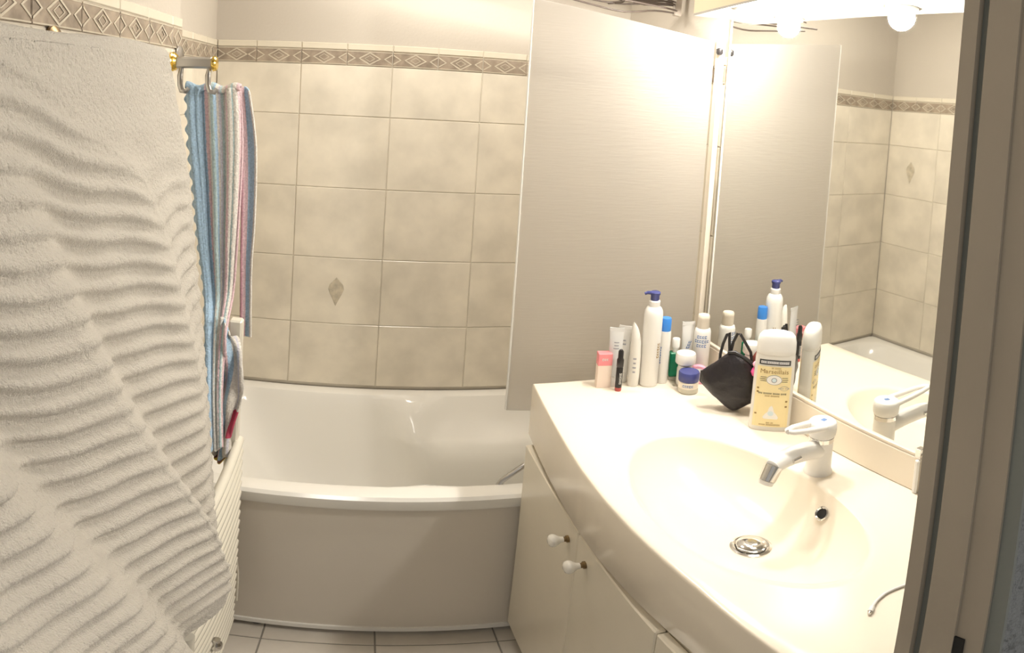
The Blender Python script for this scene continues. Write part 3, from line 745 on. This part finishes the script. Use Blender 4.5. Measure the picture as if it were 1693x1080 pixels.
# small patterned towel bunched over the radiator
hand = thing('hand_towel', 'small bunched striped towel with mustard hem draped over the radiator post', 'towel', (0, 0, 0))
CL = [(-0.272, 1.215, 1.13), (-0.275, 1.205, 1.06), (-0.276, 1.20, 1.00), (-0.279, 1.20, 0.934), (-0.277, 1.20, 0.87), (-0.274, 1.20, 0.81), (-0.270, 1.20, 0.778)]
CR = [(-0.238, 1.215, 1.085), (-0.222, 1.205, 1.05), (-0.214, 1.20, 0.99), (-0.222, 1.20, 0.934), (-0.234, 1.20, 0.87), (-0.238, 1.20, 0.81), (-0.240, 1.20, 0.785)]
def sC(u, v_):
    p = smooth_poly(CL, v_).lerp(smooth_poly(CR, v_), u)
    d = u * 1.0 + v_ * 2.0
    p.y += 0.011 * math.sin(2 * PI * d * 1.15) + 0.006 * math.sin(2 * PI * (u * 2.3 - v_ * 1.4)) - 0.012
    p.y += 0.0012 * noise.noise(Vector((p.x * 400, p.z * 400, 7)))
    return p
def cmat(u, v_):
    if v_ > 0.965: return 1
    if v_ > 0.925: return 2
    if 0.55 < v_ < 0.72 and u > 0.78: return 3
    return 0
cloth('body', sC, 40, 110, [STRIPEC, HEMM, HEMB, HEMR], hand, 0.004, cmat)

# ------------------------------------------------------------------ things on the worktop
def bottle(name, label, x, y, group=None, rz=0.0): return thing(name, label, 'bottle' if group is None else group, (x, y, ZC), face_cam(x, y, rz))
def cyl_wrap(r, z0):   # maps text x,y on to a cylinder facing local -Y
    return lambda tx, ty: (r * math.sin(tx / r), -r * math.cos(tx / r), z0 + ty)
def lines(parent, r, z0, n, wd, dz, ink, name='print', ay=1.0):
    mb_ = MB()
    for k in range(n):
        ww = wd * random.uniform(.6, 1); z = z0 - k * dz; K_ = 6
        vs = []; 
        for i in range(K_ + 1):
            a = (-ww / 2 + ww * i / K_) / r
            for s_ in (0, 1): vs.append((r * math.sin(a), -r * ay * math.cos(a), z + s_ * dz * 0.38))
        mb_.add(vs, [(2 * i, 2 * i + 2, 2 * i + 3, 2 * i + 1) for i in range(K_)])
    return mb_.build(name, ink, parent)
# pink and blush carton
b_ = tag(bpy.data.objects.new('cosmetic_carton', None), 'small pink and blush cosmetic carton at the left end of the bottles', 'carton'); COL.objects.link(b_); b_.location = (0.566, 1.312, ZC); b_.rotation_euler = (0, 0, face_cam(.566, 1.312, .25))
MB().box(-0.0165, 0.0165, -0.011, 0.011, 0, 0.062, 0.001).build('box', BOXW, b_)
lid_ = MB().box(-0.0167, 0.0167, -0.0112, 0.0112, 0.060, 0.092, 0.001).build('pink_top', PINKP, b_)
mb_ = print_mb([3], 0.008, lambda a, c: (a, -0.0114, 0.077 + c)); mb_.build('small_print', WHPRINT, b_)
# mascara
t_ = thing('mascara', 'slim black mascara tube standing in front of the white tubes', 'mascara', (0.592, 1.280, ZC), 0)
MB().lathe([(0.0072, 0), (0.0078, 0.003), (0.0078, 0.010)], 18).build('base', REDP, t_, 40)
MB().lathe([(0.0078, 0.010), (0.0078, 0.062), (0.0068, 0.0645)], 18).build('body', BLACKP, t_, 40)
MB().lathe([(0.0070, 0.0645), (0.0082, 0.066), (0.0082, 0.084), (0.0062, 0.089), (0.0062, 0.106), (0.004, 0.110)], 18).build('cap', BLACKP, t_, 40)
print_mb([7], 0.007, lambda a, c: (c, -0.0080, 0.036 + a)).build('small_print', WHPRINT, t_)
def squeeze(name, label, x, y, h, wd, r, bm_, cm, rz=0.0, tip=False):
    t_ = thing(name, label, 'tube', (x, y, ZC), face_cam(x, y, rz))
    MB().lathe([(r * .92, 0), (r, 0.003), (r * .96, 0.026), (r * .9, 0.028)], 24).build('cap', cm, t_, 40)
    rs = []
    for i in range(12):
        s_ = i / 11; z = 0.029 + (h - 0.029) * s_
        ax = r + (wd / 2 - r) * s_; ay = max(r * (1 - s_ ** 1.4), 0.0012)
        rs.append([(ax * math.cos(2 * PI * j / 24), ay * math.sin(2 * PI * j / 24), z) for j in range(24)])
    MB().rings(rs).build('body', bm_, t_, 50)
    MB().box(-wd / 2, wd / 2, -0.0017, 0.0017, h - 0.010, h, 0.0004).build('crimp', bm_, t_)
    return t_
ta = squeeze('cream_tube', 'silvery white squeeze tube standing on its cap behind the mascara', 0.592, 1.312, 0.156, 0.034, 0.0135, GREYP, WHITEP, .1)
lines(ta, 0.0148, 0.120, 3, 0.016, 0.008, INKG)
tb = squeeze('cream_tube', 'second white squeeze tube between the silvery tube and the beige tube', 0.622, 1.330, 0.152, 0.030, 0.0125, WHITEP, WHITEP, -.15)
lines(tb, 0.0138, 0.115, 2, 0.014, 0.01, INKG)
# beige tall tube with slanted tip
t_ = thing('lotion_tube', 'slender pearl beige tube with a slanted tip left of the pump bottle', 'tube', (0.638, 1.300, ZC), face_cam(.638, 1.300))
rs = []
for s_, z in ((.86, 0), (.95, .004), (1, .03), (.98, .08), (.9, .12), (.72, .145), (.52, .158), (.34, .1645)):
    rs.append([(0.0138 * s_ * math.cos(a) - 0.004 * max(0, z - .11) / .05, 0.0125 * s_ * math.sin(a), z + 0.006 * math.cos(a) * max(0, z - .10) / .06 * -1) for a in [2 * PI * j / 24 for j in range(24)]])
MB().rings(rs).build('body', PEARLP, t_, 60)
lines(t_, 0.0136, 0.075, 4, 0.010, 0.012, INKG, ay=.92)
# pump bottle
t_ = thing('pump_bottle', 'tall white pump bottle with a navy pump head', 'bottle', (0.676, 1.297, ZC), face_cam(.676, 1.297))
MB().lathe([(0.0205, 0), (0.0225, 0.003), (0.0225, 0.185), (0.0215, 0.199), (0.0175, 0.207), (0.0125, 0.211)], 32).build('body', WHITEP, t_, 50)
MB().lathe([(0.0125, 0.209), (0.0135, 0.212), (0.0135, 0.224), (0.0115, 0.226)], 24).build('collar', WHITEP, t_, 40)
ph_ = MB().lathe([(0.0090, 0.225), (0.0105, 0.228), (0.0105, 0.238), (0.0125, 0.2415), (0.0125, 0.246), (0.009, 0.2485)], 24).build('pump_head', NAVY, t_, 40)
MB().tube([(-0.004, -0.002, 0.2445), (-0.018, -0.004, 0.2445), (-0.025, -0.005, 0.2415)], [.0048, .0042, .0034], 12).build('spout', NAVY, t_, 60)
print_mb([6], 0.011, lambda a, c: (0.0228 * math.sin(c / .0228 + .9), -0.0228 * math.cos(c / .0228 + .9), 0.10 + a)).build('small_print', INKB, t_)
MB().box(-0.008, 0.008, 0.0222, 0.0228, 0.155, 0.175).build('back_sticker', YELB, t_)
# blue capped bottle
t_ = thing('flip_top_bottle', 'slim white bottle with a bright blue cap beside the pump bottle', 'bottle', (0.712, 1.298, ZC), face_cam(.712, 1.298))
MB().lathe([(0.0125, 0), (0.0140, 0.003), (0.0142, 0.13), (0.0135, 0.143)], 28).build('body', WHITEP, t_, 40)
MB().lathe([(0.0128, 0.143), (0.0130, 0.146), (0.0128, 0.173), (0.0115, 0.1765)], 28).build('cap', BLUEP, t_, 40)
print_mb([7], 0.011, lambda a, c: (0.0145 * math.sin(c / .0145 - .7), -0.0145 * math.cos(c / .0145 - .7), 0.08 + a)).build('small_print', INKBL, t_)
# green bottle
t_ = thing('perfume_bottle', 'small square green glass bottle with a white cap', 'bottle', (0.748, 1.305, ZC), face_cam(.748, 1.305, .2))
MB().box(-0.0140, 0.0140, -0.010, 0.010, 0, 0.010, 0.002).build('glass_base', JARG, t_)
MB().box(-0.0140, 0.0140, -0.010, 0.010, 0.010, 0.078, 0.003).build('body', GREENG, t_)
MB().lathe([(0.0068, 0.078), (0.0068, 0.090), (0.0092, 0.0905), (0.0098, 0.096), (0.0098, 0.112), (0.0085, 0.1145)], 22).build('cap', WHITEP, t_, 40)
# jars
t_ = thing('face_cream_jar', 'round cream jar with a navy lid at the front of the bottles', 'jar', (0.746, 1.228, ZC), face_cam(.746, 1.228))
MB().lathe([(0.0215, 0), (0.0240, 0.003), (0.0240, 0.014)], 32).build('foot', JARG, t_, 40)
MB().lathe([(0.0240, 0.014), (0.0240, 0.030), (0.0220, 0.032)], 32).build('body', BEIGEP, t_, 40)
MB().lathe([(0.0240, 0.032), (0.0246, 0.034), (0.0246, 0.053), (0.0225, 0.056), (0.010, 0.057)], 32).build('lid', NAVY, t_, 40)
print_mb([5], 0.0085, cyl_wrap(0.0243, 0.023)).build('small_print', INKBL, t_)
t_ = thing('white_lidded_jar', 'small jar with a wide white lid behind the navy lidded jar', 'jar', (0.757, 1.268, ZC), face_cam(.757, 1.268))
MB().lathe([(0.0175, 0), (0.019, 0.003), (0.019, 0.045), (0.0165, 0.055)], 28).build('body', WHITEP, t_, 40)
MB().lathe([(0.0095, 0.055), (0.0095, 0.062)], 20).build('neck', NAVY, t_, 40)
MB().lathe([(0.0225, 0.0605), (0.0245, 0.063), (0.0245, 0.082), (0.0225, 0.088), (0.012, 0.090)], 28).build('lid', WHITEP, t_, 50)
t_ = thing('pink_compact', 'round pink compact standing on edge behind the navy lidded jar', 'compact', (0.792, 1.262, ZC), face_cam(.79, 1.262))
o = MB().lathe([(0.024, -0.007), (0.026, -0.004), (0.026, 0.004), (0.024, 0.007)], 28).build('case', PINKL, t_, 40); o.rotation_euler = (PI / 2, 0, 0); o.location = (0, 0, 0.0262)
o = MB().lathe([(0.015, 0.006), (0.018, 0.0075), (0.012, 0.009)], 24).build('lid_disc', WHITEP, t_, 40); o.rotation_euler = (PI / 2, 0, 0); o.location = (0, 0, 0.0262)
MB().box(-0.012, 0.012, -0.006, 0.006, 0, 0.003).build('foot', PINKL, t_)
# white tube and beige capped bottle by the mirror
tc_ = squeeze('ointment_tube', 'flat white tube with blue print left of the beige capped bottle', 0.797, 1.335, 0.145, 0.034, 0.0135, WHITEP, WHITEP, .35)
print_mb([3], 0.012, lambda a, c: (a * .3 + c * -0.9, -0.0125 + (c * 0), 0.085 + a)).build('small_print', INKBL, tc_)
t_ = thing('lotion_bottle', 'white lotion bottle with a beige cap beside the edge of the mirror', 'bottle', (0.818, 1.300, ZC), face_cam(.818, 1.300))
MB().lathe([(0.0185, 0), (0.0205, 0.003), (0.0210, 0.10), (0.0205, 0.128), (0.0185, 0.136), (0.0130, 0.139)], 30).build('body', WHITEP, t_, 50)
MB().lathe([(0.0142, 0.138), (0.0152, 0.140), (0.0148, 0.162), (0.0155, 0.164), (0.0150, 0.171), (0.013, 0.174)], 28).build('cap', BEIGEP, t_, 40)
for k, (s_, z) in enumerate((([4], .118), ([6], .106), ([4], .094))): print_mb(s_, 0.0105, cyl_wrap(0.0213, z)).build('small_print', INKBL, t_)

# black pouch
pc = Vector((0.787, 1.100, ZC))
pouch = thing('toiletry_pouch', 'black fabric toiletry pouch slumped open behind the yellow bottle', 'pouch', pc, face_cam(pc.x, pc.y))
prof_o = [(-0.075, 0.096), (-0.076, 0.070), (-0.046, 0.036), (-0.010, 0.005), (0.000, 0.0), (0.012, 0.004), (0.050, 0.032), (0.066, 0.056), (0.066, 0.092), (0.054, 0.112), (0.022, 0.136), (-0.006, 0.152), (-0.020, 0.148), (-0.050, 0.119)]
def pouch_mb():
    m_ = MB(); n_ = 10; cx, cz = -0.004, 0.076; L_ = []
    dense = []
    N = len(prof_o)
    for i in range(N):
        for k in range(4):
            p0, p1, p2, p3 = [Vector((*prof_o[(i + q_) % N],)) for q_ in (-1, 0, 1, 2)]; f = k / 4
            lin = p1.lerp(p2, f); cr = 0.5 * ((2 * p1) + (p2 - p0) * f + (2 * p0 - 5 * p1 + 4 * p2 - p3) * f * f + (3 * p1 - p0 - 3 * p2 + p3) * f ** 3)
            dense.append(lin.lerp(cr, .5))
    for side in range(2 * n_ + 1):
        a = -PI / 2 + PI * side / (2 * n_)
        s_ = math.cos(a) ** 0.75 if abs(a) < PI / 2 - 1e-6 else 0.03; dy = math.sin(a)
        ring = []
        for p in dense:
            x = cx + (p.x - cx) * s_; z = cz + (p.y - cz) * s_
            th = 0.032 * (0.5 + 0.5 * (1 - min(1, max(0, z / 0.15))))
            wr = 0.004 * noise.noise(Vector((x * 45, z * 45, side * .15)))
            ring.append((x, dy * th + wr + 0.10 * (0.06 - z) * 0.15, max(z, 0.0)))
        L_.append(ring)
    return m_.rings(L_)
rev_fix(pouch_mb().build('body', BAGM, pouch, 70))
zp = MB(); zp.tube([(-0.022, -0.004, 0.149), (-0.006, -0.005, 0.152), (0.022, -0.006, 0.136), (0.053, -0.008, 0.112), (0.066, -0.010, 0.090)], 0.0042, 8); zp.build('zip', BAGT, pouch, 50)
MB().tube([(-0.075, 0.0, 0.096), (-0.076, 0.0, 0.070), (-0.046, 0.003, 0.036), (-0.010, 0.006, 0.006), (0.0, 0.007, 0.002), (0.012, 0.006, 0.005), (0.050, 0.003, 0.032)], 0.0028, 8).build('piping', BAGT, pouch, 50)
MB().tube([(-0.038, 0.004, 0.118), (-0.038, 0.008, 0.140), (-0.034, 0.010, 0.165), (-0.027, 0.011, 0.188), (-0.022, 0.010, 0.193), (-0.021, 0.008, 0.176), (-0.018, 0.004, 0.146)], 0.0034, 8).build('strap', BAGT, pouch, 60)
MB().tube([(-0.016, 0.004, 0.146), (-0.012, 0.007, 0.172), (-0.004, 0.010, 0.193), (0.002, 0.011, 0.191), (0.014, 0.010, 0.172), (0.028, 0.006, 0.150), (0.032, 0.003, 0.128)], 0.0034, 8).build('strap', BAGT, pouch, 60)
t_ = thing('hair_clip', 'brown plastic hair clip sticking out of the black pouch', 'hair clip', pc + Vector((0.030, -0.012, 0.118)), face_cam(pc.x, pc.y))
o = MB().box(-0.009, 0.009, -0.004, 0.004, 0, 0.058, 0.003).build('clip_arm', BROWNP, t_); o.rotation_euler = (0, math.radians(28), 0)
o = MB().box(-0.007, 0.007, 0.0045, 0.010, 0.0, 0.050, 0.002).build('clip_arm', BROWNP, t_); o.rotation_euler = (0, math.radians(34), 0)
t_ = thing('hair_bobble', 'hot pink round bobble beside the yellow bottle on the pouch', 'bobble', pc + Vector((0.026, -0.040, 0.112)), face_cam(pc.x, pc.y))
MB().lathe([(0.004, -0.0125), (0.010, -0.009), (0.0135, 0), (0.010, 0.009), (0.004, 0.0125)], 20).build('ball', PINKH, t_, 80)
MB().lathe([(0.004, 0.012), (0.009, 0.014), (0.011, 0.020), (0.007, 0.026)], 18).build('knot', PINKL, t_, 70)

# big yellow bottle
YX, YY = 0.806, 0.992
big_b = thing('shower_gel_bottle', 'big white shower gel bottle with yellow label standing beside the mirror', 'bottle', (YX, YY, ZC), face_cam(YX, YY, 0.02))
HW, HD = 0.0425, 0.018
MB().lathe([(0.95, 0), (1.0, 0.004), (1.0, 0.012), (0.985, 0.12), (0.965, 0.178), (0.94, 0.187)], 48, ax=HW, ay=HD, pw=2.9).build('body', PEARLP, big_b, 50)
cap_ = MB().lathe([(0.93, 0.186), (0.97, 0.188), (0.98, 0.197), (0.965, 0.214), (0.90, 0.226), (0.74, 0.234), (0.40, 0.238)], 48, ax=HW * .98, ay=HD * 1.05, pw=2.7).build('cap', WHITEP, big_b, 60)
def bf(xx, z):   # front surface of the body
    k_ = min(1, abs(xx) / HW); e = (1 - k_ ** 2.9) ** (1 / 2.9)
    sc_ = 1.0 - 0.035 * min(1, z / 0.178)
    return (xx * sc_, -HD * e * sc_ - 0.0006, z)
def patch(x0, x1, z0, z1, matl, name, off=0.0, n_=14, parent=big_b):
    m_ = MB(); vs = []
    for i in range(n_ + 1):
        xx = x0 + (x1 - x0) * i / n_
        for z in (z0, (z0 + z1) / 2, z1):
            p = bf(xx, z); vs.append((p[0], p[1] - off, p[2]))
    fs = []
    for i in range(n_):
        for q_ in (0, 1): fs.append((3 * i + q_, 3 * i + 3 + q_, 3 * i + 4 + q_, 3 * i + 1 + q_))
    m_.add(vs, fs); return m_.build(name, matl, parent)
lab = patch(-0.036, 0.036, 0.012, 0.160, YEL, 'label')
bl = patch(-0.033, 0.033, 0.1635, 0.1755, INK, 'banner'); patch(-0.030, 0.030, 0.1660, 0.1730, INKG, 'banner_band', 0.0002, parent=big_b)
tx = lambda cx, cz: (lambda a, c: (lambda p: (p[0], p[1] - 0.0006, p[2]))(bf(a + cx, c + cz)))
print_mb([3, 6, 5], 0.0062, tx(0, 0.1695)).build('small_print', WHPRINT, big_b)
print_mb([2, 5], 0.0042, tx(0.004, 0.1565)).build('small_print', INKB, big_b)
text_mb('Marseillais', 0.0145, tx(0, 0.148)).build('lettering', INKB, big_b)
def disc(cx, cz, rx, rz_, matl, name, off=0.0004):
    m_ = MB(); vs = [bf(cx + rx * math.cos(2 * PI * j / 28), cz + rz_ * math.sin(2 * PI * j / 28)) for j in range(28)]
    m_.add([(p[0], p[1] - off, p[2]) for p in vs], [tuple(range(28))]); return m_.build(name, matl, big_b)
disc(0.001, 0.1285, 0.0165, 0.0118, INKG, 'emblem_rim'); disc(0.001, 0.1285, 0.0155, 0.0108, WHPRINT, 'emblem', 0.0006); disc(0.001, 0.128, 0.006, 0.006, INKG, 'emblem_core', 0.0008); disc(0.001, 0.128, 0.0045, 0.0045, PALEB, 'emblem_core', 0.001)
for x0, x1, z in ((-0.028, -0.015, 0.1335), (-0.029, -0.016, 0.129), (-0.028, -0.015, 0.1245), (0.017, 0.029, 0.1335), (0.018, 0.030, 0.129), (0.017, 0.029, 0.1245)):
    patch(x0, x1, z, z + 0.0012, INK, 'emblem_bar', 0.0004, 4)
disc(0.0235, 0.109, 0.0088, 0.0055, INKG, 'seal'); disc(0.0235, 0.109, 0.0080, 0.0047, YEL, 'seal', 0.0006)
print_mb([5, 4], 0.0038, tx(0.023, 0.109)).build('small_print', INKG, big_b)
print_mb([3, 6, 5, 4], 0.0047, tx(0, 0.0955)).build('small_print', INK, big_b)
print_mb([4, 7], 0.0042, tx(0, 0.0895)).build('small_print', INKB, big_b)
print_mb([3, 2], 0.0042, tx(0, 0.0225)).build('small_print', INKB, big_b)
print_mb([5, 11], 0.0042, tx(0, 0.0175)).build('small_print', INKB, big_b)
m_ = MB(); sil = [(-0.016, 0.036), (-0.013, 0.032), (0.014, 0.032), (0.0165, 0.036), (0.013, 0.043), (0.007, 0.050), (0.004, 0.061), (0.001, 0.066), (-0.004, 0.061), (-0.006, 0.051), (-0.012, 0.044)]
m_.add([(lambda p: (p[0], p[1] - 0.0004, p[2]))(bf(x, z)) for x, z in sil], [tuple(range(len(sil)))]); m_.build('milk_drop_print', WHPRINT, big_b)
disc(0.0, 0.046, 0.006, 0.006, PALEB, 'milk_drop_print', 0.0007)
for x, z in ((-0.031, 0.105), (-0.031, 0.096), (-0.031, 0.042), (0.030, 0.075), (0.030, 0.062)):
    patch(x - 0.0022, x + 0.0022, z, z + 0.004, INKB, 'side_print', 0.0004, 3)
mb2 = MB()
def bb_(xx, z): p = bf(xx, z); return (-p[0], -p[1], p[2])
vs = []; 
for i in range(15):
    xx = -0.036 + 0.072 * i / 14
    vs += [bb_(xx, 0.02), bb_(xx, 0.165)]
mb2.add(vs, [(2 * i, 2 * i + 2, 2 * i + 3, 2 * i + 1) for i in range(14)]); mb2.build('back_label', YEL, big_b)

# charging cable
cb = thing('charging_cable', 'white charging cable with a metal plug lying on the worktop by the door', 'cable', (0, 0, 0))
P = [(0.553, 0.4525, ZC + .003), (0.560, 0.456, ZC + .003), (0.572, 0.461, ZC + .0026), (0.590, 0.465, ZC + .0026), (0.612, 0.464, ZC + .0026), (0.64, 0.458, ZC + .0026), (0.68, 0.45, ZC + .0026)]
MB().tube([smooth_poly(P, i / 30) for i in range(31)], 0.0021, 8).build('cord', CABLE, cb, 60)
MB().tube([(0.545, 0.4475, ZC + .0035), (0.554, 0.453, ZC + .0035)], 0.0034, 10).build('plug_grip', WHITEP, cb, 50)
MB().tube([(0.540, 0.4445, ZC + .0035), (0.5455, 0.4478, ZC + .0035)], 0.0023, 8).build('plug', CHROME, cb, 50)

# ------------------------------------------------------------------ wire airer above the screen
wr = thing('wire_airer', 'dark wire airer hanging behind the top of the bath screen', 'airer', (0, 0, 0))
random.seed(3)
MB().box(0.822, 0.842, 1.59, 1.61, 1.878, CEIL - 0.0005, 0.002).build('pole', POSTM, wr)
for k in range(9):
    y = 1.52 + 0.02 * k; z = 1.893 + random.uniform(-0.014, 0.026)
    pts = [(0.42 + 0.03 * k % 0.09, y, z + random.uniform(0, .02)), (0.56, y + random.uniform(-.02, .02), z + random.uniform(-.012, .012)), (0.66, y, z + random.uniform(-.016, .008)), (0.76, y + random.uniform(-.02, .02), z + random.uniform(-.01, .015)), (0.832, 1.60, z + 0.004)]
    MB().tube([smooth_poly(pts, i / 16) for i in range(17)], 0.0026, 6).build('wire', WIRE, wr, 60)
MB().tube([(0.655, 1.50, 1.905), (0.66, 1.6, 1.895), (0.662, 1.70, 1.905)], 0.004, 8).build('cross_wire', WIRE, wr, 60)
